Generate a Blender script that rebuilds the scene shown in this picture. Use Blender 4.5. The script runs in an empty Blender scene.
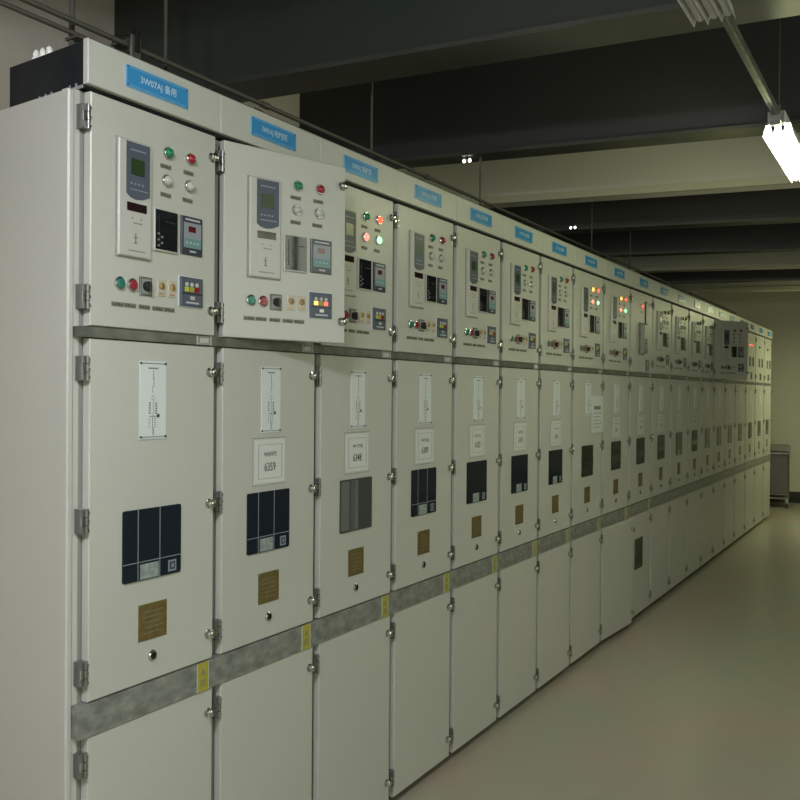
import bpy, math, random
from mathutils import Matrix, Vector
random.seed(4)
C = bpy.context.scene.collection
sc = bpy.context.scene
PI = math.pi
FRONT = 1.789          # distance of the cabinet fronts from the camera's path

# ------------------------------------------------------------------ materials
MATS = {}
def mat(name, col, rough=.5, metal=0., spec=.5, noise=None, bump=None, emit=None, coat=0., alpha=None):
    m = bpy.data.materials.new(name); m.use_nodes = True
    nt = m.node_tree; b = nt.nodes['Principled BSDF']
    b.inputs['Base Color'].default_value = (*col, 1)
    b.inputs['Roughness'].default_value = rough
    b.inputs['Metallic'].default_value = metal
    b.inputs['Specular IOR Level'].default_value = spec
    b.inputs['Coat Weight'].default_value = coat
    if noise:
        col2, scale, detail = noise[:3]
        tc = nt.nodes.new('ShaderNodeTexCoord'); n = nt.nodes.new('ShaderNodeTexNoise')
        n.inputs['Scale'].default_value = scale; n.inputs['Detail'].default_value = detail
        r = nt.nodes.new('ShaderNodeValToRGB')
        r.color_ramp.elements[0].position = .35; r.color_ramp.elements[1].position = .68
        r.color_ramp.elements[0].color = (*col, 1); r.color_ramp.elements[1].color = (*col2, 1)
        src = 'Object'
        if len(noise) > 3:
            mp = nt.nodes.new('ShaderNodeMapping'); mp.inputs['Scale'].default_value = noise[3]
            nt.links.new(tc.outputs[src], mp.inputs[0]); nt.links.new(mp.outputs[0], n.inputs['Vector'])
        else:
            nt.links.new(tc.outputs[src], n.inputs['Vector'])
        nt.links.new(n.outputs['Fac'], r.inputs['Fac']); nt.links.new(r.outputs['Color'], b.inputs['Base Color'])
    if bump:
        tc = nt.nodes.new('ShaderNodeTexCoord'); n = nt.nodes.new('ShaderNodeTexNoise'); bp = nt.nodes.new('ShaderNodeBump')
        n.inputs['Scale'].default_value = bump[0]; bp.inputs['Strength'].default_value = bump[1]; bp.inputs['Distance'].default_value = .01
        nt.links.new(tc.outputs['Object'], n.inputs['Vector']); nt.links.new(n.outputs['Fac'], bp.inputs['Height'])
        nt.links.new(bp.outputs['Normal'], b.inputs['Normal'])
    if emit:
        b.inputs['Emission Color'].default_value = (*emit[0], 1); b.inputs['Emission Strength'].default_value = emit[1]
    MATS[name] = m
    return m
mat('paint', (.49, .495, .44), .38, noise=((.515, .515, .46), 1.4, 2))
mat('side_paint', (.48, .485, .435), .42, noise=((.51, .51, .465), 1.0, 2))
mat('header_paint', (.52, .525, .475), .38)
mat('post', (.27, .275, .25), .4)
mat('inside', (.10, .105, .10), .6)
mat('duct', (.004, .005, .010), .5, spec=.25, noise=((.016, .022, .020), 5, 4))
mat('galv', (.20, .21, .19), .42, .35, noise=((.36, .37, .335), 22, 8, (1, 1, 1.6)))
mat('galv_dark', (.11, .115, .095), .45, .4, noise=((.21, .215, .185), 16, 6))
mat('chrome', (.62, .62, .60), .16, 1.)
mat('hinge_steel', (.27, .27, .26), .32, .7)
mat('dark_metal', (.05, .05, .05), .35, .8)
mat('black', (.012, .012, .012), .35)
mat('black_glass', (.010, .012, .014), .04)
mat('window_glass', (.012, .017, .026), .12, spec=.35)
mat('window_green', (.016, .024, .016), .3, spec=.3)
mat('window_grey', (.055, .065, .06), .15)
mat('reflection_print', (.14, .15, .14), .25)  # grey of painted window reflection stripes, also heading bars on the paper
mat('reflection_dim', (.10, .11, .10), .25)  # dimmer grey of the painted window reflection
mat('grid_line', (.23, .26, .30), .4)
mat('card', (.20, .25, .24), .5, noise=((.34, .38, .36), 60, 3))
mat('relay_case', (.50, .49, .445), .4)
mat('relay_edge', (.32, .32, .30), .5)
mat('slate', (.07, .085, .12), .45)
mat('slate_light', (.26, .28, .32), .35)
mat('navy', (.03, .037, .055), .3)
mat('lcd_green', (.018, .045, .012), .3)
mat('led_dark', (.02, .006, .01), .1)
mat('led_red', (.10, .01, .012), .15)
mat('teal', (.13, .27, .26), .4)
mat('pale_text', (.45, .48, .52), .5)
mat('grey_text', (.20, .20, .19), .5)
mat('dark_text', (.05, .05, .05), .5)
mat('beige', (.50, .45, .35), .45)
mat('brass_ring', (.45, .30, .12), .35, .5)
mat('tag', (.15, .14, .10), .5, noise=((.28, .27, .20), 260, 2))
mat('brass', (.15, .11, .032), .42, .35, noise=((.20, .15, .05), 50, 4))
mat('white_plate', (.66, .70, .70), .35)
mat('paper', (.63, .65, .62), .6)
mat('sleeve', (.52, .54, .51), .3)
mat('white', (.75, .77, .75), .4)
mat('blue_sign', (.045, .27, .56), .25)
mat('blue_line', (.20, .45, .68), .3)
mat('sign_text', (.55, .72, .80), .4)
mat('yellow', (.38, .35, .045), .4)
mat('yellow_green', (.45, .55, .05), .35)
mat('rubber', (.02, .02, .02), .7)
mat('green_off', (.01, .20, .09), .18, coat=.6)
mat('red_off', (.30, .012, .02), .18, coat=.6)
mat('clear_off', (.50, .50, .46), .15, coat=.6)
mat('button_green', (.01, .17, .12), .3)
mat('button_red', (.28, .015, .025), .3)
mat('red_on', (.9, .15, .1), .3, emit=((1, .10, .05), 1.6))
mat('pink_on', (.9, .3, .25), .3, emit=((1, .22, .17), 1.7))
mat('green_on', (.4, .9, .5), .3, emit=((.35, 1, .45), 1.7))
mat('amber_on', (.9, .6, .1), .3, emit=((1, .55, .12), 1.4))
mat('floor_mat', (.42, .345, .275), .24, noise=((.355, .365, .275), 1.6, 5), bump=(3, .05))
mat('wall_mat', (.54, .53, .46), .8, noise=((.58, .57, .50), .6, 4))
mat('wall_warm', (.74, .67, .62), .8, noise=((.78, .72, .66), .9, 4))
mat('ceil_mat', (.25, .25, .23), .9)
mat('beam_black', (.062, .060, .066), .55)
mat('beam_green', (.052, .070, .060), .5, noise=((.066, .072, .064), 1.5, 3))
mat('beam_pale', (.78, .76, .70), .8, noise=((.80, .78, .71), .8, 4))
mat('beam_lip', (.58, .57, .42), .7)
mat('lit_soffit', (.055, .06, .05), .45, noise=((.13, .13, .105), 1.3, 3))  # patchy lighter tone paints floor-bounced light on the beam undersides
mat('base_mat', (.02, .022, .02), .5)
mat('conduit', (.13, .125, .11), .5, .3)
mat('porcelain', (.92, .91, .86), .15)
mat('reflector_white', (.62, .62, .60), .35)
mat('tube_off', (.55, .56, .55), .3)
mat('tube_on', (1, 1, 1), .3, emit=((1, 1, .97), 14))
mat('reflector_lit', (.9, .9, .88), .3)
mat('glint_on', (1, .98, .9), .3, emit=((1, .97, .88), 6))  # glow that stands in for small tube reflections
mat('glass_pane', (.8, .9, .9), .02)
mat('cart_body', (.13, .13, .12), .35, .2)
mat('cart_top', (.24, .24, .2), .35, .3)
mat('grass_mat', (.05, .09, .03), .9, noise=((.08, .12, .04), 3, 5))

# ------------------------------------------------------------------ mesh builder
class MB:
    def __init__(s): s.v = []; s.f = []; s.m = []; s.mats = []; s.smooth = []
    def mi(s, m):
        if m not in s.mats: s.mats.append(m)
        return s.mats.index(m)
    def add(s, vs, fs, m, smooth=False):
        o = len(s.v); s.v += [tuple(p) for p in vs]; i = s.mi(m)
        for f in fs: s.f.append([o + k for k in f]); s.m.append(i); s.smooth.append(smooth)
        return s
    def box(s, x0, x1, y0, y1, z0, z1, m, c=0.):
        if c <= 0:
            vs = [(x, y, z) for x in (x0, x1) for y in (y0, y1) for z in (z0, z1)]
            fs = [(0, 1, 3, 2), (4, 6, 7, 5), (0, 4, 5, 1), (2, 3, 7, 6), (0, 2, 6, 4), (1, 5, 7, 3)]
            return s.add(vs, fs, m)
        # chamfered front (-y) edges
        vs = [(x0, y1, z0), (x1, y1, z0), (x1, y1, z1), (x0, y1, z1),
              (x0, y0 + c, z0), (x1, y0 + c, z0), (x1, y0 + c, z1), (x0, y0 + c, z1),
              (x0 + c, y0, z0 + c), (x1 - c, y0, z0 + c), (x1 - c, y0, z1 - c), (x0 + c, y0, z1 - c)]
        fs = [(0, 3, 2, 1)]
        for a in range(4):
            b = (a + 1) % 4
            fs += [(a, b, 4 + b, 4 + a), (4 + a, 4 + b, 8 + b, 8 + a)]
        fs.append((8, 9, 10, 11))
        return s.add(vs, fs, m)
    def plate(s, x0, x1, z0, z1, y, t, m):           # thin plate, front face at y
        return s.box(x0, x1, y, y + t, z0, z1, m)
    def outline(s, pts, y0, y1, m):                   # polygon in xz, extruded y0..y1
        n = len(pts)
        vs = [(p[0], y0, p[1]) for p in pts] + [(p[0], y1, p[1]) for p in pts]
        fs = [tuple(range(n)), tuple(range(2 * n - 1, n - 1, -1))] + [(i, n + i, n + (i + 1) % n, (i + 1) % n) for i in range(n)]
        return s.add(vs, fs, m)
    def rrect(s, x0, x1, z0, z1, r, y0, y1, m):
        pts = []
        for cx, cz, a0 in ((x1 - r, z1 - r, 0), (x0 + r, z1 - r, 90), (x0 + r, z0 + r, 180), (x1 - r, z0 + r, 270)):
            for k in range(4):
                a = math.radians(a0 + 30 * k); pts.append((cx + r * math.cos(a), cz + r * math.sin(a)))
        return s.outline(pts, y0, y1, m)
    def lathe(s, cx, cz, prof, m, n=20, y0=0.):       # profile (radius, y) about the y axis
        vs = []; fs = []
        for r, y in prof:
            for k in range(n):
                a = 2 * PI * k / n; vs.append((cx + r * math.cos(a), y0 + y, cz + r * math.sin(a)))
        for i in range(len(prof) - 1):
            for k in range(n):
                k2 = (k + 1) % n; fs.append((i * n + k, i * n + k2, (i + 1) * n + k2, (i + 1) * n + k))
        fs.append(tuple(range((len(prof) - 1) * n, len(prof) * n))); fs.append(tuple(range(n - 1, -1, -1)))
        return s.add(vs, fs, m, True)
    def tube(s, p, q, r, m, n=12):
        p = Vector(p); q = Vector(q); d = (q - p).normalized()
        a = d.orthogonal().normalized(); b = d.cross(a)
        vs = [c + r * (math.cos(2 * PI * k / n) * a + math.sin(2 * PI * k / n) * b) for c in (p, q) for k in range(n)]
        fs = [(k, (k + 1) % n, n + (k + 1) % n, n + k) for k in range(n)] + [tuple(range(n - 1, -1, -1)), tuple(range(n, 2 * n))]
        return s.add(vs, fs, m, True)
    def text(s, txt, cx, cz, h, y, m, wide=None):
        vs, fs = text_geo(txt)
        if not vs: return s
        x0 = min(v[0] for v in vs); x1 = max(v[0] for v in vs); z0 = min(v[1] for v in vs); z1 = max(v[1] for v in vs)
        k = h / max(z1 - z0, 1e-6); kx = k if wide is None else wide / max(x1 - x0, 1e-6)
        return s.add([(cx + (v[0] - (x0 + x1) / 2) * kx, y, cz + (v[1] - (z0 + z1) / 2) * k) for v in vs], fs, m)
    def mesh(s, name):
        me = bpy.data.meshes.new(name); me.from_pydata(s.v, [], s.f)
        for m in s.mats: me.materials.append(MATS[m])
        me.polygons.foreach_set('material_index', s.m); me.polygons.foreach_set('use_smooth', s.smooth)
        me.update()
        if any(s.smooth) :
            try: me.set_sharp_from_angle(angle=math.radians(40))
            except Exception: pass
        return me
_T = {}
def text_geo(txt):
    if txt in _T: return _T[txt]
    cu = bpy.data.curves.new('lettering', 'FONT'); cu.body = txt; cu.resolution_u = 2; cu.offset = .008
    o = bpy.data.objects.new('lettering', cu); C.objects.link(o)
    dg = bpy.context.evaluated_depsgraph_get(); dg.update()
    me = bpy.data.meshes.new_from_object(o.evaluated_get(dg))
    r = ([tuple(v.co) for v in me.vertices], [tuple(p.vertices) for p in me.polygons])
    bpy.data.objects.remove(o); bpy.data.curves.remove(cu); bpy.data.meshes.remove(me)
    _T[txt] = r; return r
CACHE = {}
def cached(key, fn):
    if key not in CACHE:
        b = MB(); fn(b); CACHE[key] = b.mesh(key.split('|')[0])
    return CACHE[key]
def obj(name, me, parent=None, loc=(0, 0, 0), rot=None, label=None):
    if isinstance(me, MB): me = me.mesh(name)
    o = bpy.data.objects.new(name, me); C.objects.link(o); o.location = loc
    if rot: o.rotation_euler = rot
    if parent: o.parent = parent
    if label: o['label'] = label
    return o
def thing(name, label, cat, loc=(0, 0, 0), rz=0, group=None):
    o = bpy.data.objects.new(name, None); C.objects.link(o); o.location = loc; o.rotation_euler = (0, 0, rz)
    o.empty_display_size = .1
    return tag(o, label, cat, group)
def tag(o, label, cat, group=None):
    o['label'] = label; o['category'] = cat
    if group: o['group'] = group
    return o
def struct(name, b, loc=(0, 0, 0), label=None):
    o = obj(name, b, None, loc); o['kind'] = 'structure'
    if label: o['label'] = label
    return o

# ------------------------------------------------------------------ small fittings (local origin at their own centre, front = -y)
def f_lamp(lens):
    def fn(b):
        b.lathe(0, 0, [(.0175, 0), (.0175, -.004), (.0150, -.007), (.0138, -.007)], 'chrome')
        b.lathe(0, 0, [(.0138, -.005), (.0132, -.010), (.0105, -.0145), (.006, -.017), (.0015, -.018)], lens)
    return fn
def f_button(col):
    def fn(b):
        b.lathe(0, 0, [(.0165, 0), (.0165, -.006), (.0135, -.008)], 'chrome')
        b.lathe(0, 0, [(.0130, -.005), (.0130, -.0095), (.0115, -.011), (.004, -.0115)], col)
    return fn
def f_tag(k):
    def fn(b):
        b.box(-.020, .020, -.0015, 0, -.0058, .0058, 'tag')
        rr = random.Random(k)
        for i in range(4):
            x = -.016 + i * .0085; b.box(x, x + .0055, -.0018, -.0014, -.0035, rr.uniform(.001, .0038), 'dark_text')
    return fn
def f_relay(b):
    b.box(-.0565, .0565, -.011, 0, -.150, .150, 'relay_case', .003)
    b.box(-.060, .060, -.004, 0, -.153, .153, 'relay_edge')
    pts = [(-.033, .146), (-.033, .012), (-.020, .003), (0, -.001), (.022, .002), (.047, .012), (.047, .146)]
    b.outline(pts, -.0125, -.010, 'slate')
    b.box(-.018, .028, -.0133, -.012, .062, .104, 'lcd_green')
    for i in range(9): b.box(-.020 + i * .006, -.0158 + i * .006, -.0132, -.012, .1245, .1285, 'slate_light')
    for i in range(4):
        b.box(-.020 + i * .013, -.014 + i * .013, -.0133, -.012, .037, .042, 'slate_light')
    b.box(-.022, .040, -.0133, -.012, .023, .0255, 'slate_light')
    b.box(-.030, .037, -.0122, -.0105, -.032, -.010, 'led_dark')
    b.lathe(-.012, -.050, [(.0022, -.011), (.0022, -.0122)], 'grey_text', 8)
    b.lathe(.018, -.050, [(.0022, -.011), (.0022, -.0122)], 'grey_text', 8)
    b.box(-.008, .022, -.0116, -.010, -.063, -.0605, 'grey_text')
    # small column mark low on the case
    b.box(-.002, .002, -.0116, -.010, -.113, -.088, 'grey_text'); b.box(-.007, .007, -.0116, -.010, -.100, -.0975, 'grey_text')
    b.box(-.006, .006, -.0116, -.010, -.115, -.1125, 'grey_text')
    b.box(-.024, .032, -.0116, -.010, -.135, -.1325, 'grey_text')
def f_meter(b):
    b.box(-.044, .044, -.007, 0, -.058, .058, 'relay_case', .002)
    b.box(-.040, .040, -.0085, -.006, -.053, .053, 'black_glass')
    b.box(-.030, -.027, -.0089, -.008, -.040, .04, 'dark_metal')
    for q in range(5): b.box(-.034 + (q % 2) * .012, -.026 + (q % 2) * .012, -.0089, -.008, -.046 + q * .008, -.041 + q * .008, 'grey_text')
    b.box(-.004, .032, -.0089, -.008, .022, .025, 'dark_metal')
def f_control(b):
    b.box(-.0415, .0415, -.006, 0, -.0535, .0535, 'navy', .0015)
    b.box(-.034, .035, -.0068, -.005, -.034, .036, 'slate_light')
    b.box(-.016, .012, -.0075, -.006, .010, .026, 'led_red')
    b.box(-.033, .034, -.0072, -.006, -.032, -.008, 'teal')
    for i in range(4): b.lathe(-.022 + i * .0145, -.020, [(.0035, -.007), (.003, -.0082)], 'pale_text', 8)
    b.box(-.028, .030, -.0068, -.005, .042, .047, 'pale_text'); b.box(-.010, .014, -.0068, -.005, -.046, -.041, 'pale_text')
def f_switch(b):
    b.box(-.021, .021, -.005, 0, -.0245, .0245, 'galv_dark', .0015)
    b.box(-.016, .016, -.0058, -.004, -.019, .019, 'post')
    b.lathe(0, 0, [(.0135, -.005), (.0125, -.010), (.0100, -.017), (.003, -.0175)], 'black')
    b.box(-.0035, .0035, -.023, -.012, -.015, .012, 'black', .001)
def f_key(b):
    b.box(-.0145, .0145, -.003, 0, -.023, .023, 'beige', .001)
    b.lathe(0, .005, [(.0095, -.003), (.009, -.007), (.006, -.008)], 'brass_ring', 14)
    b.box(-.0015, .0015, -.0088, -.0075, -.001, .011, 'dark_text'); b.box(-.008, .008, -.0036, -.002, -.018, -.0145, 'brass_ring')
def f_annun(lit):
    def fn(b):
        b.box(-.0465, .0465, -.003, 0, -.043, .043, 'white_plate')
        b.box(-.044, .044, -.009, -.002, -.0405, .0405, 'slate', .002)
        for x, m in ((-.022, 'amber_on' if lit else 'yellow_green'), (-.002, 'yellow'), (.018, 'red_on' if lit else 'red_off')):
            b.box(x - .008, x + .008, -.0102, -.008, .000, .013, m)
            b.lathe(x, .020, [(.0065, -.008), (.006, -.0108), (.003, -.0115)], 'clear_off', 12)
        b.box(-.040, .040, -.0098, -.008, -.0075, -.0035, 'black')
        b.box(-.008, .009, -.0104, -.008, -.022, -.012, 'clear_off'); b.box(-.024, .026, -.0096, -.008, -.033, -.028, 'pale_text')
    return fn
def f_lock(b):
    b.lathe(0, 0, [(.0135, 0), (.0135, -.003), (.008, -.005), (.008, -.011), (.0125, -.014), (.0125, -.018), (.009, -.021), (.002, -.022)], 'chrome', 16)
    b.box(.004, .019, -.004, -.001, -.006, .006, 'dark_metal')
def f_hinge(b):                                    # on the gap at a door's hinge edge
    b.box(-.023, .001, .001, .026, -.030, .030, 'hinge_steel')
    b.tube((-.010, -.003, -.031), (-.010, -.003, .031), .0045, 'hinge_steel', 10)
    for z in (-.011, .010): b.tube((-.010, -.003, z), (-.010, -.003, z + .002), .0049, 'black', 10)
    for z in (-.022, 0, .022): b.lathe(-.004, z, [(.004, -.001), (.0032, -.004)], 'chrome', 8)
    b.box(-.024, -.017, -.003, .001, -.012, .012, 'chrome')
def f_diag(b):
    b.box(-.047, .047, -.003, 0, -.104, .104, 'white_plate')
    for z in (-.098, .098):
        b.box(-.047, .047, -.0042, -.002, z - .001, z + .001, 'grey_text')
        for x in (-.0445, .0445): b.lathe(x, z, [(.0032, -.003), (.0028, -.0055)], 'dark_metal', 8)
    T = 'grey_text'; y0, y1 = -.0034, -.0025
    b.box(-.018, .018, y0, y1, .083, .087, T)
    b.box(-.0008, .0012, y0, y1, .056, .080, T); b.box(.001, .003, y0, y1, .035, .060, T); b.box(-.003, -.0014, y0, y1, .020, .038, T)
    b.lathe(0, .006, [(.006, y0 + .001), (.006, y0)], T, 10); b.lathe(0, .006, [(.0046, y0), (.0046, y0 - .0003)], 'white_plate', 10)
    for i in range(5):
        z = -.010 - i * .0065
        b.box(-.016, -.009, y0, y1, z, z + .004, T); b.box(.007, .014, y0, y1, z - .001, z + .003, T)
    b.box(-.0007, .0007, y0, y1, -.048, 0, T)
    b.box(-.014, .020, y0, y1, -.0445, -.0425, T); b.lathe(.018, -.042, [(.0055, y0 + .001), (.0055, y0)], 'dark_text', 10)
    for i in range(5): b.box(-.016 + (i % 2) * .001, -.013, y0, y1, -.052 - i * .0055, -.049 - i * .0055, T); b.box(.003, .011 - (i % 2) * .003, y0, y1, -.050 - i * .0055, -.048 - i * .0055, T)
    b.box(-.004, -.002, y0, y1, -.074, -.046, T); b.box(-.001, .001, y0, y1, -.094, -.072, T)
    for i in range(4): b.box(-.004, .004, y0, y1, -.078 - i * .005, -.0765 - i * .005, T)
def f_notice(num, top):
    def fn(b):
        b.box(-.083, .083, -.0008, 0, -.0750, .0755, 'post'); b.box(-.081, .081, -.0018, 0, -.0725, .0725, 'sleeve'); b.box(-.076, .074, -.0028, -.0012, -.067, .069, 'paper')  # dark backing rim paints the sheet's shadow edge
        T = 'grey_text'; x0, x1, z0, z1 = -.058, .060, -.054, .054
        for a in ((x0, x1, z1 - .0012, z1), (x0, x1, z0, z0 + .0012), (x0, x0 + .0015, z0, z1), (x1 - .0015, x1, z0, z1)): b.box(a[0], a[1], -.0033, -.0025, a[2], a[3], T)
        b.text(top, 0, .023, .015, -.0036, 'dark_text', .064)
        b.text(num, -.001, -.017, .027, -.0036, 'dark_text', .056)
    return fn
def f_paper(b):                                     # big white notice
    b.box(-.1125, .1125, -.003, 0, -.1145, .1145, 'white_plate')
    for i in range(4): b.box(-.062 + i * .033, -.037 + i * .033, -.0036, -.002, .030, .052, 'reflection_print')
    for i in range(5): b.box(-.080, .075 - .02 * (i % 3), -.0034, -.002, .005 - i * .022, .009 - i * .022, 'grey_text')
def f_window(kind):
    def fn(b):
        g = {'grid': 'window_glass', 'plain': 'window_glass', 'grey': 'window_grey', 'green': 'window_green'}[kind]
        b.rrect(-.1045, .1045, -.0945, .0945, .006, -.004, .004, g)
        if kind == 'grid':
            for x in (-.0535, .0245): b.box(x - .0011, x + .0011, -.0047, -.0035, -.0945, .0945, 'grid_line')
            b.box(-.1045, .1045, -.0047, -.0035, -.0465, -.0443, 'grid_line')
        if kind in ('grid', 'plain'):
            b.box(-.046, .020, -.0047, -.0035, -.092, -.052, 'card')
            b.box(.056, .086, -.0047, -.0035, -.087, -.056, 'grid_line'); b.box(.061, .081, -.0052, -.004, -.082, -.061, 'navy'); b.box(.067, .076, -.0056, -.004, -.077, -.066, 'grid_line')
        if kind == 'grey':
            b.box(-.100, -.048, -.0047, -.0035, -.088, .088, 'reflection_print'); b.box(-.040, -.010, -.0047, -.0035, -.09, .09, 'reflection_dim'); b.box(-.010, .010, -.0047, -.0035, -.09, .09, 'reflection_print')  # vertical stripes paint a reflection on the pane
        if kind == 'green':
            b.box(-.1045, .1045, -.0047, -.0035, -.030, .005, 'window_glass')
    return fn
def f_brass(b):
    b.box(-.0505, .0505, -.002, 0, -.0485, .0485, 'brass')
    for x in (-.046, .046):
        for z in (-.044, .044): b.lathe(x, z, [(.0028, -.002), (.0022, -.0045)], 'chrome', 8)
    for i in range(5): b.box(-.036, .036 - .006 * (i % 3), -.0024, -.0015, .026 - i * .014, .028 - i * .014, 'tag')
def f_keyhole(b):
    b.lathe(0, 0, [(.0150, 0), (.0150, -.003), (.0115, -.006)], 'chrome', 18); b.lathe(0, 0, [(.0095, -.005), (.0095, -.0068)], 'dark_metal', 14)
    b.box(-.0018, .0018, -.008, -.006, -.007, .007, 'black')
def f_sign(txt):
    def fn(b):
        b.rrect(-.112, .112, -.0285, .0285, .004, -.0035, 0, 'blue_line'); b.rrect(-.109, .109, -.026, .026, .003, -.0045, -.002, 'blue_sign')
        for z in (-.0225, .0225): b.box(-.104, .104, -.0049, -.004, z - .0007, z + .0007, 'blue_line')
        for x in (-.107, .107):
            for z in (-.0235, .0235): b.lathe(x, z, [(.0022, -.004), (.0018, -.006)], 'dark_metal', 8)
        b.text(txt, 0, 0, .026, -.0054, 'sign_text', .128)
    return fn
def f_caution(b):
    b.box(-.0235, .0235, -.0015, 0, -.041, .041, 'yellow'); b.box(-.024, -.0215, -.0022, 0, -.041, .041, 'relay_case'); b.box(.0215, .024, -.0022, 0, -.041, .041, 'relay_case')
    b.outline([(-.008, .006), (.008, .006), (0, .026)], -.0022, -.001, 'tag')
    for z in (-.026, -.019, -.012): b.box(-.012, .012, -.0022, -.001, z, z + .003, 'tag')
def f_clip(b):
    b.box(-.029, .029, -.0015, 0, -.0125, .0125, 'galv'); b.box(-.029, -.026, -.003, 0, -.0125, .0125, 'relay_case'); b.box(.026, .029, -.003, 0, -.0125, .0125, 'relay_case')
    b.box(-.018, .018, -.0022, -.001, -.007, .007, 'relay_case')

# ------------------------------------------------------------------ switchgear cabinets
X = [1.507, 1.996, 2.495, 3.006, 3.519, 4.022, 4.533, 5.055, 5.63, 6.236, 6.83, 7.41, 8.02, 8.59, 9.13, 9.69, 10.27, 10.91, 11.58, 12.26, 12.88]
TOPZ, HB, S1, S2B, S2T = 2.488, 2.371, (1.757, 1.783), .765, .846
DX = .03
signs = ['3W07AJ 备用', '3W01AJ 电炉变柜', '3W01J 锅炉变', '3W02J 水泵柜', '3W03J 风机柜', '3W04J 进线', '3W05J 备用', '3W06J 母联', '3W08J 进线', '3W09J 水泵',
         '3W10J 备用', '3W11J 风机', '3W12J 出线', '3W13J 出线', '3W14J 备用', '3W15J 出线', '3W16J 出线', '3W17J 进线', '3W18J 出线', '3W19J 备用']
notices = {1: ('6359', 'WAWPS'), 2: ('6348', 'W-TXJ'), 3: ('6309', 'WYSXJ'), 4: ('6325', 'W-TX'), 5: ('6305', 'WYXS'), 6: ('6306', 'WYXJ'), 8: ('6307', 'WYJ'), 9: ('6310', 'WXJ'), 10: ('6311', 'WTJ'), 11: ('6312', 'WXS'), 12: ('6313', 'WYX'),
           15: ('6316', 'WTX'), 16: ('6317', 'WXY')}
wkind = {0: 'grid', 1: 'grid', 2: 'grey', 3: 'grid', 4: 'plain', 5: 'plain', 6: 'plain', 7: 'green', 8: 'green', 9: 'green'}
lit = {2, 7, 8}
labels = [
 'switchgear cabinet at the near end of the row, no paper notice on its door',
 'switchgear cabinet with its control door swung ajar and paper notice 6359',
 'switchgear cabinet partly hidden by the ajar control door, red and green lamps lit, notice 6348',
 'switchgear cabinet with unlit lamps and notice 6309, next after the one numbered 6348',
 'switchgear cabinet with notice 6325 over a plain dark viewing window, fifth from the near end',
 'switchgear cabinet with notice 6305 above its dark window, sixth from the near end',
 'switchgear cabinet with notice 6306, just before the one with lamps lit, seventh from near end',
 'switchgear cabinet with lit lamps and a large white paper stuck beside its diagram plate',
 'second of two adjacent cabinets with lit lamps, its lower door slightly ajar',
 'cabinet with a single red lamp and a small dark window in its lower door',
 'unlit cabinet just beyond the one with the windowed lower door, notice under diagram plate',
 'distant unlit cabinet, twelfth in the row counted from the near end panel',
 'distant cabinet, second before the far control door that hangs open',
 'distant cabinet directly before the far control door that hangs open',
 'distant cabinet whose control door hangs open, the far one of the two open doors',
 'distant cabinet just past the one whose far control door hangs open',
 'fourth cabinet from the far end, its upper part hidden by the open control door',
 'distant cabinet with orange red lamp lit, third from the far end of the row',
 'next to last cabinet at the far end of the switchgear row',
 'last cabinet of the row, nearest the back wall and the wheeled trolley']
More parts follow.
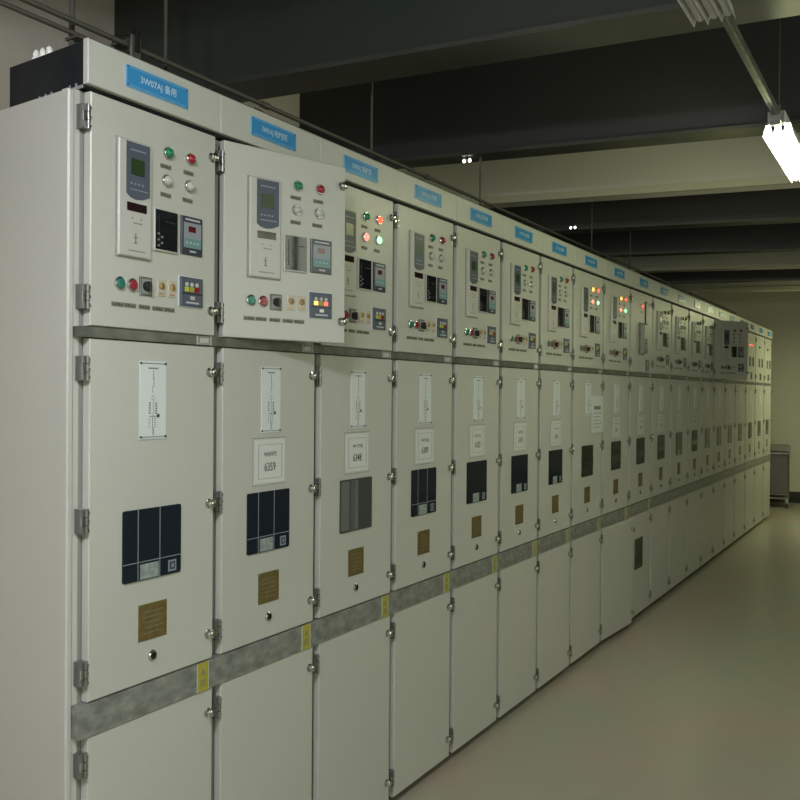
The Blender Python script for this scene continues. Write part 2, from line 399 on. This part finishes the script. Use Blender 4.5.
for i in range(20):
    x0, x1 = X[i], X[i + 1]; w = x1 - x0; k = w / .495
    near = i < 10
    root = thing('switchgear_cabinet', labels[i], 'electrical cabinet', (x0, FRONT, 0), 0, 'switchgear cabinets in one long row')
    SK = .10; sx = lambda x: x * k                            # fraction along the cabinet
    # body: open-fronted shell
    b = MB(); D1 = 1.3
    b.box(.0015, .018, .027, D1, .04, HB - .004, 'side_paint'); b.box(w - .018, w - .0015, .027, D1, .04, HB - .004, 'side_paint')
    b.box(.018, w - .018, D1 - .02, D1, .04, HB - .004, 'inside'); b.box(.018, w - .018, .027, D1 - .02, HB - .02, HB - .004, 'post'); b.box(.018, w - .018, .027, D1 - .02, .04, .06, 'inside')
    b.box(.018, .034, .027, .05, .06, HB - .02, 'post'); b.box(w - .034, w - .018, .027, .05, .06, HB - .02, 'post')
    b.box(.034, w - .034, .12, .14, 1.60, HB - .02, 'inside'); b.box(.034, w - .034, .0275, .10, S1[0] - .03, S1[1] + .02, 'post'); b.box(.034, w - .034, .0275, .10, S2B - .02, S2T + .02, 'post')
    if i == 0: b.v = [(x + (SK * max(0, y - .027) if x < .05 else 0), y, z) for x, y, z in b.v]
    obj('cabinet_body', b, root)
    b = MB(); b.box(.001, w - .001, .05, D1, 0, .04, 'black'); obj('plinth', b, root)
    if i == 0:
        b = MB(); b.box(-.014, .0015, .035, D1, .03, HB - .008, 'side_paint'); b.box(-.019, .0, .022, .050, .03, HB - .008, 'side_paint', .004)
        b.v = [(x + SK * max(0, y - .027), y, z) for x, y, z in b.v]
        obj('end_panel', b, root, label='pale grey folded sheet end panel')
    # duct behind the header and the header itself
    b = MB(); b.box(.010 if i == 0 else 0, w, .0055, .33, HB, TOPZ - .004, 'duct')
    if i == 0:
        b.box(.007, .0105, .0056, .33, HB - .003, HB + .004, 'relay_edge')
        rr = random.Random(2)
        for q in range(7): y = .03 + .026 * q; b.box(.006, .0100, y, y + .004, HB, HB + rr.uniform(.004, .012), 'slate_light')
        b.v = [(x + (SK * max(0, y) if x < .05 else 0), y, z) for x, y, z in b.v]
    obj('bus_duct', b, root, label='dark glossy duct box on top')
    b = MB(); b.box(.010 if i == 0 else .0006, w - .0006, -.012, .005, HB + .006, TOPZ, 'header_paint', .002)
    h = obj('header_panel', b, root)
    if near or i % 1 == 0:
        obj('name_sign', cached('name_sign|' + signs[i], f_sign(signs[i])), h, (sx(.243), -.012, 2.4335), label='blue sign with pale lettering')
    # strips between doors
    b = MB(); b.box(0.0, w, -.004, .0265, S1[0], S1[1], 'galv_dark'); s1 = obj('cover_strip', b, root, label='thin dull metal strip')
    obj('clip_plate', cached('clip_plate', f_clip), s1, (sx(.438), -.004, sum(S1) / 2))
    b = MB(); b.box(0.0, w, -.004, .0265, S2B, S2T, 'galv'); s2 = obj('cover_strip', b, root, label='wide galvanised metal strip')
    if i < 10: obj('caution_label', cached('caution_label', f_caution), s2, (sx(.442), -.004, (S2B + S2T) / 2))
    xe = w - .007; dw = xe - DX
    # ---------------- control door (origin on its hinge line)
    ang = {1: math.radians(-16.8), 14: math.radians(-26)}.get(i, 0)
    b = MB(); b.box(0, dw, 0, .024, S1[1] + .003, HB - .006, 'paint', .0025)
    d = obj('control_door', b, root, (DX, 0, 0), (0, 0, ang))
    L = lambda x: sx(x) - DX
    if i in (1, 14):                                 # back lining of an open door
        b = MB(); b.box(.02, dw - .02, .024, .030, S1[1] + .03, HB - .03, 'post'); obj('door_lining', b, d)
    for z in (2.30, 1.857):
        obj('hinge', cached('hinge', f_hinge), d if ang == 0 else root, (0, 0, z) if ang == 0 else (DX, 0, z))
        obj('door_lock', cached('door_lock', f_lock), d, (dw - .018, 0, z))
    if i == 9:
        obj('indicator_lamp', cached('indicator_lamp|red_on', f_lamp('pink_on')), d, (L(.24), 0, 2.265), label='lit red lamp')
        b = MB(); b.box(-.026, .026, -.006, 0, -.085, .085, 'black'); b.box(-.018, .018, -.0075, -.004, -.076, .076, 'relay_case'); obj('slot_frame', b, d, (L(.345), 0, 2.225), label='black framed slot')
        b = MB(); b.box(-.060, .060, -.012, 0, -.115, .115, 'galv_dark', .003); b.box(-.05, .05, -.0135, -.011, -.10, .10, 'relay_edge'); obj('panel_meter', b, d, (L(.235), 0, 2.03), label='large grey meter')
        obj('digital_controller', cached('digital_controller', f_control), d, (L(.335), 0, 1.985))
        obj('annunciator', cached('annunciator|off', f_annun(False)), d, (L(.36), 0, 1.84))
        obj('name_tag', cached('name_tag|0', f_tag(0)), d, (L(.24), 0, 2.225))
    elif i >= 17:
        obj('indicator_lamp', cached('indicator_lamp|' + ('pink_on' if i == 17 else 'red_off'), f_lamp('red_on' if i == 17 else 'red_off')), d, (L(.20), 0, 2.22), label='lit red lamp' if i == 17 else None)
        if i == 17: obj('indicator_lamp', cached('indicator_lamp|red_on2', f_lamp('red_on')), d, (L(.30), 0, 2.22), label='lit red lamp')
        obj('digital_controller', cached('digital_controller', f_control), d, (L(.22), 0, 2.03))
        obj('panel_meter', cached('panel_meter', f_meter), d, (L(.36), 0, 2.03))
        obj('annunciator', cached('annunciator|off', f_annun(False)), d, (L(.28), 0, 1.86))
    else:
        on = i in lit
        obj('protection_relay', cached('protection_relay', f_relay), d, (L(.1695), 0, 2.122))
        for q, (x, z, c0, c1) in enumerate(((.294, 2.272, 'green_off', 'green_off' if i == 2 else 'amber_on'), (.381, 2.275, 'red_off', 'red_on'), (.29, 2.196, 'clear_off', 'pink_on'), (.377, 2.198, 'clear_off', 'green_on'))):
            c = c1 if on else c0
            obj('indicator_lamp', cached('indicator_lamp|' + c, f_lamp(c)), d, (L(x), 0, z), label={'green_off': 'green lamp', 'red_off': 'red lamp', 'clear_off': 'clear lamp', 'red_on': 'lit red lamp', 'pink_on': 'lit red lamp', 'green_on': 'lit green lamp', 'amber_on': 'lit amber lamp'}[c])
        for q, (x, z) in enumerate(((.287, 2.234), (.375, 2.235), (.287, 2.157), (.372, 2.158), (.119, 1.8465), (.1615, 1.8465), (.2115, 1.8465), (.260, 1.8465), (.303, 1.8465))):
            obj('name_tag', cached('name_tag|%d' % (q % 3), f_tag(q % 3)), d, (L(x), 0, z))
        obj('panel_meter', cached('panel_meter', f_meter), d, (L(.2845), 0, 2.059))
        obj('digital_controller', cached('digital_controller', f_control), d, (L(.3865), 0, 2.060))
        obj('push_button', cached('push_button|g', f_button('button_green')), d, (L(.123), 0, 1.901), label='green button')
        obj('push_button', cached('push_button|r', f_button('button_red')), d, (L(.166), 0, 1.901), label='red button')
        obj('rotary_switch', cached('rotary_switch', f_switch), d, (L(.214), 0, 1.9015))
        for x in (.2715, .312): obj('key_switch', cached('key_switch', f_key), d, (L(x), 0, 1.904))
        obj('annunciator', cached('annunciator|' + str(i == 1), f_annun(i == 1)), d, (L(.3845), 0, 1.903))
    # ---------------- middle door
    b = MB(); b.box(0, dw, 0, .024, S2T + .003, S1[0] - .003, 'paint', .0025); d = obj('middle_door', b, root, (DX, 0, 0))
    for z in (1.68, 1.301, .923):
        obj('hinge', cached('hinge', f_hinge), d, (0, 0, z)); obj('door_lock', cached('door_lock', f_lock), d, (dw - .022, 0, z))
    obj('diagram_plate', cached('diagram_plate', f_diag), d, (L(.243 if i == 0 else .252), 0, 1.6005))
    if i in notices: obj('number_notice', cached('number_notice|%s' % notices[i][0], f_notice(*notices[i])), d, (L(.249), 0, 1.406), label='paper notice in clear sleeve')
    if i == 7: obj('paper_notice', cached('paper_notice', f_paper), d, (L(.39), -.004, 1.50), label='large white printed paper')
    kd = wkind.get(i, 'green' if i in (10, 12, 17) else 'plain')
    obj('viewing_window', cached('viewing_window|' + kd, f_window(kd)), d, (L(.2445), 0, 1.218))
    obj('rating_plate', cached('rating_plate', f_brass), d, (L(.2475), 0, 1.0085), label='brass rating plate')
    obj('key_lock', cached('key_lock', f_keyhole), d, (L(.247), 0, .915))
    # ---------------- lower door
    a2 = math.radians(-3.5) if i == 8 else 0
    b = MB(); b.box(0, dw, 0, .024, .035, S2B - .003, 'paint', .0025); d = obj('lower_door', b, root, (DX, 0, 0), (0, 0, a2))
    for z in (.695, .115):
        obj('hinge', cached('hinge', f_hinge), d, (0, 0, z)); obj('door_lock', cached('door_lock', f_lock), d, (dw - .022, 0, z))
    if i == 9:
        b = MB(); b.rrect(-.10, .10, -.11, .11, .004, -.004, .003, 'window_green'); obj('door_window', b, d, (L(.225), 0, .477), label='small dark window')
        obj('key_lock', cached('key_lock', f_keyhole), d, (L(.12), 0, .66))

# ------------------------------------------------------------------ room
WY, RY, RX = 3.4, -3.3, -3.2
CEIL = 3.9
def bw(y): return 14.86 + (1.63 - y) * .24            # far wall line
b = MB(); b.add([(RX, RY, 0), (16.2, RY, 0), (bw(WY), WY, 0), (RX, WY, 0), (RX, RY, -.1), (16.2, RY, -.1), (bw(WY), WY, -.1), (RX, WY, -.1)],
      [(0, 1, 2, 3), (7, 6, 5, 4), (0, 4, 5, 1), (1, 5, 6, 2), (2, 6, 7, 3), (3, 7, 4, 0)], 'floor_mat'); struct('floor', b)
b = MB(); b.box(RX, 16.3, RY, WY, CEIL, CEIL + .12, 'ceil_mat'); struct('ceiling', b)
b = MB(); b.box(RX, 16.3, WY, WY + .15, 0, CEIL, 'wall_warm'); struct('wall_left', b)
b = MB(); b.add([(bw(RY), RY, 0), (bw(WY), WY, 0), (bw(WY), WY, CEIL), (bw(RY), RY, CEIL), (bw(RY) + .2, RY, 0), (bw(WY) + .2, WY, 0), (bw(WY) + .2, WY, CEIL), (bw(RY) + .2, RY, CEIL)],
      [(0, 3, 2, 1), (4, 5, 6, 7), (0, 1, 5, 4), (3, 7, 6, 2), (0, 4, 7, 3), (1, 2, 6, 5)], 'wall_mat'); struct('wall_back', b)
b = MB(); b.add([(bw(RY) - .015, RY, 0), (bw(WY) - .015, WY, 0), (bw(WY) - .015, WY, .17), (bw(RY) - .015, RY, .17), (bw(RY), RY, 0), (bw(WY), WY, 0), (bw(WY), WY, .17), (bw(RY), RY, .17)],
      [(0, 3, 2, 1), (4, 5, 6, 7), (0, 1, 5, 4), (3, 7, 6, 2), (0, 4, 7, 3), (1, 2, 6, 5)], 'base_mat'); struct('baseboard_back', b)
b = MB(); b.box(RX - .15, RX, RY, WY, 0, CEIL, 'wall_mat'); struct('wall_rear', b)
# right wall with three window openings
WIN = [(-2.4, -.4), (.6, 2.4), (3.2, 4.9)]; WZ0, WZ1 = 1.15, 3.6
b = MB(); b.box(RX, 16.3, RY - .15, RY, 0, WZ0, 'wall_mat'); b.box(RX, 16.3, RY - .15, RY, WZ1, CEIL, 'wall_mat')
xs = [RX] + [v for p in WIN for v in p] + [16.3]
for a in range(0, len(xs), 2): b.box(xs[a], xs[a + 1], RY - .15, RY, WZ0, WZ1, 'wall_mat')
struct('wall_right', b)
gm = bpy.data.materials.new('clear_glass'); gm.use_nodes = True; nt = gm.node_tree; nt.nodes.clear()
o_ = nt.nodes.new('ShaderNodeOutputMaterial'); tr = nt.nodes.new('ShaderNodeBsdfTransparent'); gl = nt.nodes.new('ShaderNodeBsdfGlossy'); mx = nt.nodes.new('ShaderNodeMixShader')
gl.inputs['Roughness'].default_value = .02; mx.inputs[0].default_value = .08
nt.links.new(tr.outputs[0], mx.inputs[1]); nt.links.new(gl.outputs[0], mx.inputs[2]); nt.links.new(mx.outputs[0], o_.inputs[0]); MATS['clear_glass'] = gm
for n, (a, c) in enumerate(WIN):
    b = MB(); y0, y1 = RY - .10, RY - .04
    b.box(a, a + .05, y0, y1, WZ0, WZ1, 'white'); b.box(c - .05, c, y0, y1, WZ0, WZ1, 'white'); b.box(a + .05, c - .05, y0, y1, WZ0, WZ0 + .05, 'white'); b.box(a + .05, c - .05, y0, y1, WZ1 - .05, WZ1, 'white')
    m_ = (a + c) / 2; b.box(m_ - .02, m_ + .02, y0, y1, WZ0 + .05, WZ1 - .05, 'white')
    b.box(a + .05, c - .05, RY - .075, RY - .07, WZ0 + .05, WZ1 - .05, 'clear_glass')
    struct('window_%d' % (n + 1), b)
b = MB(); b.box(-12, 20, -24, RY - .2, -.6, -.5, 'grass_mat'); struct('ground', b)
# beams across the room: (x at y=1.5, slope, thickness, kind)
def beam(n, xf, sl, th, kind):
    ya, yb, zb = WY, RY, 3.0
    f = lambda y: xf - (y - 1.5) * sl
    def slab(dx0, dx1, z0, z1, m):
        p = [(f(ya) + dx0, ya), (f(yb) + dx0, yb), (f(yb) + dx1, yb), (f(ya) + dx1, ya)]
        b.add([(x, y, z0) for x, y in p] + [(x, y, z1) for x, y in p], [(0, 1, 2, 3), (7, 6, 5, 4), (0, 4, 5, 1), (1, 5, 6, 2), (2, 6, 7, 3), (3, 7, 4, 0)], m)
    b = MB()
    if kind == 'pale':
        slab(0, th, zb, CEIL, 'beam_pale'); slab(-.03, 0, zb, zb + .05, 'beam_lip')
    else:
        slab(.03, th - .03, zb + .02, CEIL, 'beam_green' if kind == 'green' else 'beam_black'); slab(.0, th, zb, zb + .02, 'lit_soffit')
    struct('trim_%d' % n, b, label={'pale': 'pale painted ceiling beam', 'green': 'dark green ceiling beam', 'black': 'black ceiling beam'}[kind])
for n, a in enumerate([(3.20, .09, .24, 'green'), (4.80, .15, .17, 'black'), (6.20, .17, .14, 'pale'), (7.46, .21, .18, 'black'), (9.03, .26, .16, 'black'), (10.35, .26, .14, 'pale'), (11.50, .24, .14, 'black'), (12.65, .24, .14, 'pale'), (1.2, .05, .3, 'green'), (-1.2, .05, .3, 'pale')]):
    beam(n + 1, *a)

# ------------------------------------------------------------------ conduits above the cabinets
for (y, z, r, lab) in ((2.20, 2.723, .009, 'upper grey conduit running above the cabinet tops'), (2.235, 2.703, .008, 'thinner second conduit just behind and below the upper one')):
    b = MB(); b.tube((.9, y, z), (12.6, y, z), r, 'conduit')
    for q in range(9): x = 1.4 + q * 1.3; b.tube((x, y, z), (x + .04, y, z), r * 1.45, 'conduit')
    tag(obj('conduit_pipe', b), lab, 'conduit')
rodlab = ['thickest threaded rod, hanging before the pale wall at the near end', 'threaded rod in front of the dark green beam over the first blue sign',
          'thin threaded rod hanging before the black beam over the third cabinet', 'short threaded rod dropping from the first black beam before the pale beam',
          'threaded rod below the pale beam, over the cabinets with lit lamps', 'farthest threaded rod, in front of the distant pale beam']
for q, x in enumerate((1.86, 2.25, 3.57, 4.76, 6.78, 7.83)):
    b = MB(); b.tube((0, 0, -.03), (0, 0, (3.0 if q == 3 else CEIL) - 2.675), .006 if q else .009, 'conduit', 8); b.box(-.015, .015, -.045, .012, .010, .018, 'conduit')
    b.lathe(0, -.015, [(.012, -.012), (.012, .012)], 'conduit', 8)
    tag(obj('hanger_rod', b, None, (x, 2.252, 2.675)), rodlab[q], 'hanger rod', 'rods that hang the conduits')
b = MB(); b.box(-.022, .022, -.062, -.052, -.05, .035, 'galv_dark', .003); b.box(-.022, .022, -.056, .03, .0112, .020, 'galv_dark'); b.tube((.0, -.067, -.02), (0, -.067, .045), .008, 'dark_metal', 8)
b.tube((-.015, -.06, .028), (-.015, .025, .028), .009, 'dark_metal', 8); b.tube((.0, -.045, .03), (0, -.045, .055), .012, 'dark_metal', 8)
tag(obj('pipe_clamp', b, None, (2.05, 2.24, 2.72)), 'dark lumpy clamp joining the conduits above the first blue sign', 'pipe clamp')
for z, l in ((2.44, 'top pipe of the pair on the wall behind the near cabinet'), (2.36, 'lower pipe of the pair on the wall behind the near cabinet')):
    b = MB(); b.tube((.3, 3.33, z + .11), (3.0, 3.33, z + .11), .022, 'conduit')
    for x in (.7, 1.9): b.box(x - .015, x + .015, 3.33, 3.40, z + .10, z + .12, 'conduit')
    tag(obj('wall_pipe', b), l, 'pipe', 'pipes on the wall behind the cabinets')
for q in range(3):
    b = MB(); m = Matrix.Rotation(-PI / 2, 4, 'X')
    n = 14; prof = [(.0115, 0), (.0115, .007), (.0075, .012), (.009, .018), (.0065, .025), (.0035, .030), (.001, .031)]
    vs = [(r * math.cos(2 * PI * k / n), r * math.sin(2 * PI * k / n), z) for r, z in prof for k in range(n)]
    fs = [(i * n + k, i * n + (k + 1) % n, (i + 1) * n + (k + 1) % n, (i + 1) * n + k) for i in range(len(prof) - 1) for k in range(n)]
    b.add(vs + [], fs + [tuple(range(n - 1, -1, -1)), tuple(range((len(prof) - 1) * n, len(prof) * n))], 'porcelain', True)
    tag(obj('insulator', b, None, (1.555, FRONT + .178 + q * .026, TOPZ - .004)),
        ('white porcelain insulator on the near duct end, %s' % ('the one closest to the sign', 'the middle one', 'the one farthest back')[q]), 'insulator', 'small white insulators on the duct')

# ------------------------------------------------------------------ fluorescent fixtures along the aisle
LE = [(1, 12), (30, 8), (34, 74)]   # watts: downward, sideways
def fixture(x, lit_, label, y=.57):
    t = thing('fluorescent_fixture', label, 'ceiling light', (x, y, 2.79), 0, 'fluorescent fixtures over the aisle')
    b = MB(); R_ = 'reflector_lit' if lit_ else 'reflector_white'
    W = .041; Lx = 1.0 if lit_ else 1.08
    for q in range(3):                              # three inverted troughs side by side
        c = (q - 1) * W
        pr = [(c - W / 2, -.028), (c - W * .22, .018), (c + W * .22, .018), (c + W / 2, -.028)]
        for a, d_ in zip(pr, pr[1:]):
            n_ = .0015
            b.add([(0, a[0], a[1]), (Lx, a[0], a[1]), (Lx, d_[0], d_[1]), (0, d_[0], d_[1]), (0, a[0], a[1] + n_), (Lx, a[0], a[1] + n_), (Lx, d_[0], d_[1] + n_), (0, d_[0], d_[1] + n_)],
                  [(0, 1, 2, 3), (7, 6, 5, 4), (0, 4, 5, 1), (1, 5, 6, 2), (2, 6, 7, 3), (3, 7, 4, 0)], R_)
    obj('reflector', b, t)
    b = MB(); b.box(.0, Lx, -.035, .035, .022, .062, 'reflector_white', .003); obj('housing', b, t)
    for q in range(3):
        b = MB(); b.tube((.015, (q - 1) * W, -.006), (Lx - .015, (q - 1) * W, -.006), .0125, 'tube_on' if lit_ else 'tube_off'); obj('tube', b, t, label='glowing white tube' if lit_ else None)
    b = MB(); b.box(-.05, -.001, -.035, .035, .008, .062, 'reflector_white', .003); obj('end_cap', b, t)
    for xx in (.02, Lx - .1):
        b = MB(); b.tube((xx, 0, .062), (xx, 0, CEIL - 2.79), .004, 'conduit', 8); obj('suspension_rod', b, t)
    if lit_:
        tube_lights(x, y, Lx, *lit_)
WARM, COOL = (.94, 1, .52), (.96, .98, 1.06)
def tube_lights(x, y, Lx, down, side, col):
    li = bpy.data.lights.new('tube_light', 'AREA'); li.shape = 'RECTANGLE'; li.size = 1.05; li.size_y = .14; li.energy = down; li.color = col
    lo = bpy.data.objects.new('tube_light', li); C.objects.link(lo); lo.location = (x + Lx / 2, y, 2.755)
    for q in (.25, .75):
        li = bpy.data.lights.new('tube_glow', 'POINT'); li.shadow_soft_size = .05; li.energy = side / 2; li.color = col
        lo = bpy.data.objects.new('tube_glow', li); C.objects.link(lo); lo.location = (x + Lx * q, y, 2.695)
fixture(1.79, 0, 'unlit triple tube fixture cut off by the top edge of the picture')
fixture(4.22, LE[0] + (WARM,), 'glowing triple tube fixture hanging near the pale beam')
fixture(12.0, LE[1] + (WARM,), 'unseen triple tube fixture added to brighten the back wall')  # out of view, added to brighten the far wall
fixture(-.45, LE[2] + (COOL,), 'unseen triple tube fixture added to light the near end like a flash')  # out of view, added so its falloff imitates a camera flash
b = MB(); b.box(2.8703, 4.064, .545, .572, 2.808, 2.833, 'galv_dark', .002); b.box(2.8703, 4.06, .549, .555, 2.805, 2.8085, 'galv')
tag(obj('cable_trunking', b), 'grey metal trunking bar joining the unlit fixture to the glowing one', 'cable trunking')
b = MB(); b.box(4.0642, 4.072, .54, .58, 2.765, 2.845, 'galv', .001); b.box(4.071, 4.1695, .548, .575, 2.800, 2.808, 'galv')
tag(obj('mounting_bracket', b), 'small bracket at the end of the trunking bar by the glowing fixture', 'bracket')
# small glowing dots standing in for tube reflections under the dark beams
for (x, y, l) in ((4.74, 2.33, 'tiny pair of glowing reflection dots under the first black beam'), (7.05, 2.5, 'tiny pair of glowing reflection dots under the second black beam')):
    t = thing('reflection_glint', l, 'ceiling light', (x, y, 3.0))
    b = MB(); b.box(-.015, .015, -.03, .03, -.008, 0, 'lit_soffit'); obj('base', b, t)
    for q in (-.018, .018):
        b = MB(); b.add(*[(lambda n: ([(.009 * math.sin(PI * i / 6) * math.cos(2 * PI * k / n), q + .009 * math.sin(PI * i / 6) * math.sin(2 * PI * k / n), -.017 + .010 * math.cos(PI * i / 6)) for i in range(7) for k in range(n)],
              [(i * n + k, i * n + (k + 1) % n, (i + 1) * n + (k + 1) % n, (i + 1) * n + k) for i in range(6) for k in range(n)]))(10)][0], 'glint_on', True)
        obj('glint', b, t)

# ------------------------------------------------------------------ trolley by the back wall
t = thing('equipment_trolley', 'grey wheeled trolley with bright edge rails standing by the back wall', 'trolley', (14.05, 2.02, 0), math.radians(10))
Wd, Dp, Ht = .66, .40, .90
b = MB(); b.box(0, Dp, -Wd / 2 + .03, Wd / 2 - .03, .18, Ht - .10, 'cart_body'); obj('body', b, t)
b = MB(); b.box(-.03, Dp + .02, -Wd / 2 - .01, Wd / 2, Ht - .08, Ht, 'cart_top', .004); b.box(-.034, -.028, -Wd / 2 - .01, Wd / 2, Ht - .115, Ht - .10, 'chrome')
b.lathe(0, 0, [(.001, 0), (.001, -.001)], 'chrome', 4); obj('top_tray', b, t)
b = MB()
for y in (-Wd / 2 + .012, Wd / 2 - .012):
    b.tube((-.015, y, .13), (-.015, y, Ht - .09), .013, 'chrome', 8); b.tube((Dp, y, .13), (Dp, y, Ht - .09), .013, 'chrome', 8); b.tube((-.015, y, .14), (Dp, y, .14), .013, 'chrome', 8)
b.tube((-.015, -Wd / 2 + .012, .14), (-.015, Wd / 2 - .012, .14), .016, 'chrome', 8); b.tube((-.015, -Wd / 2 + .012, .19), (-.015, Wd / 2 - .012, .19), .008, 'chrome', 8)
obj('frame', b, t, label='bright tubular frame')
for x in (.01, Dp - .02):
    for y in (-Wd / 2 + .03, Wd / 2 - .03):
        b = MB(); b.tube((x, y - .012, .035), (x, y + .012, .035), .035, 'rubber', 14); b.box(x - .012, x + .012, y - .018, y + .018, .055, .13, 'chrome'); obj('caster', b, t)

# ------------------------------------------------------------------ daylight through the windows
WE = (50, 0.5, 44)
for n, (a, c) in enumerate(WIN):
    li = bpy.data.lights.new('window_daylight', 'AREA'); li.shape = 'RECTANGLE'; li.size = c - a - .1; li.size_y = WZ1 - WZ0 - .1
    li.energy = WE[n]; li.color = (.92, 1, .68)
    lo = bpy.data.objects.new('window_daylight', li); C.objects.link(lo); lo.location = ((a + c) / 2, RY - .13, (WZ0 + WZ1) / 2); lo.rotation_euler = (PI / 2, 0, 0)
wd = bpy.data.worlds.new('sky'); sc.world = wd; wd.use_nodes = True
bg = wd.node_tree.nodes['Background']; bg.inputs[0].default_value = (.75, .88, 1, 1); bg.inputs[1].default_value = .8

# ------------------------------------------------------------------ camera
f = 900.; roll = math.radians(.45); yaw = math.radians(30.301); p = math.radians(-.454)
fwd = Vector((math.cos(yaw) * math.cos(p), math.sin(yaw) * math.cos(p), math.sin(p)))
right = Vector((math.sin(yaw), -math.cos(yaw), 0)); up = right.cross(fwd)
ir = math.cos(roll) * right + math.sin(roll) * up; iu = -math.sin(roll) * right + math.cos(roll) * up
cam = bpy.data.cameras.new('camera'); co = bpy.data.objects.new('camera', cam); C.objects.link(co)
cam.sensor_width = 36; cam.lens = 36 * f / 800; cam.clip_start = .05
M = Matrix((( ir.x, iu.x, -fwd.x, 0), (ir.y, iu.y, -fwd.y, 0), (ir.z, iu.z, -fwd.z, 1.625), (0, 0, 0, 1)))
co.matrix_world = M; sc.camera = co
sc.view_settings.view_transform = 'Standard'; sc.view_settings.look = 'None'; sc.view_settings.gamma = 1; sc.view_settings.exposure = 0
sc.view_settings.use_curve_mapping = False
sc.cycles.max_bounces = 8; sc.cycles.use_denoising = True
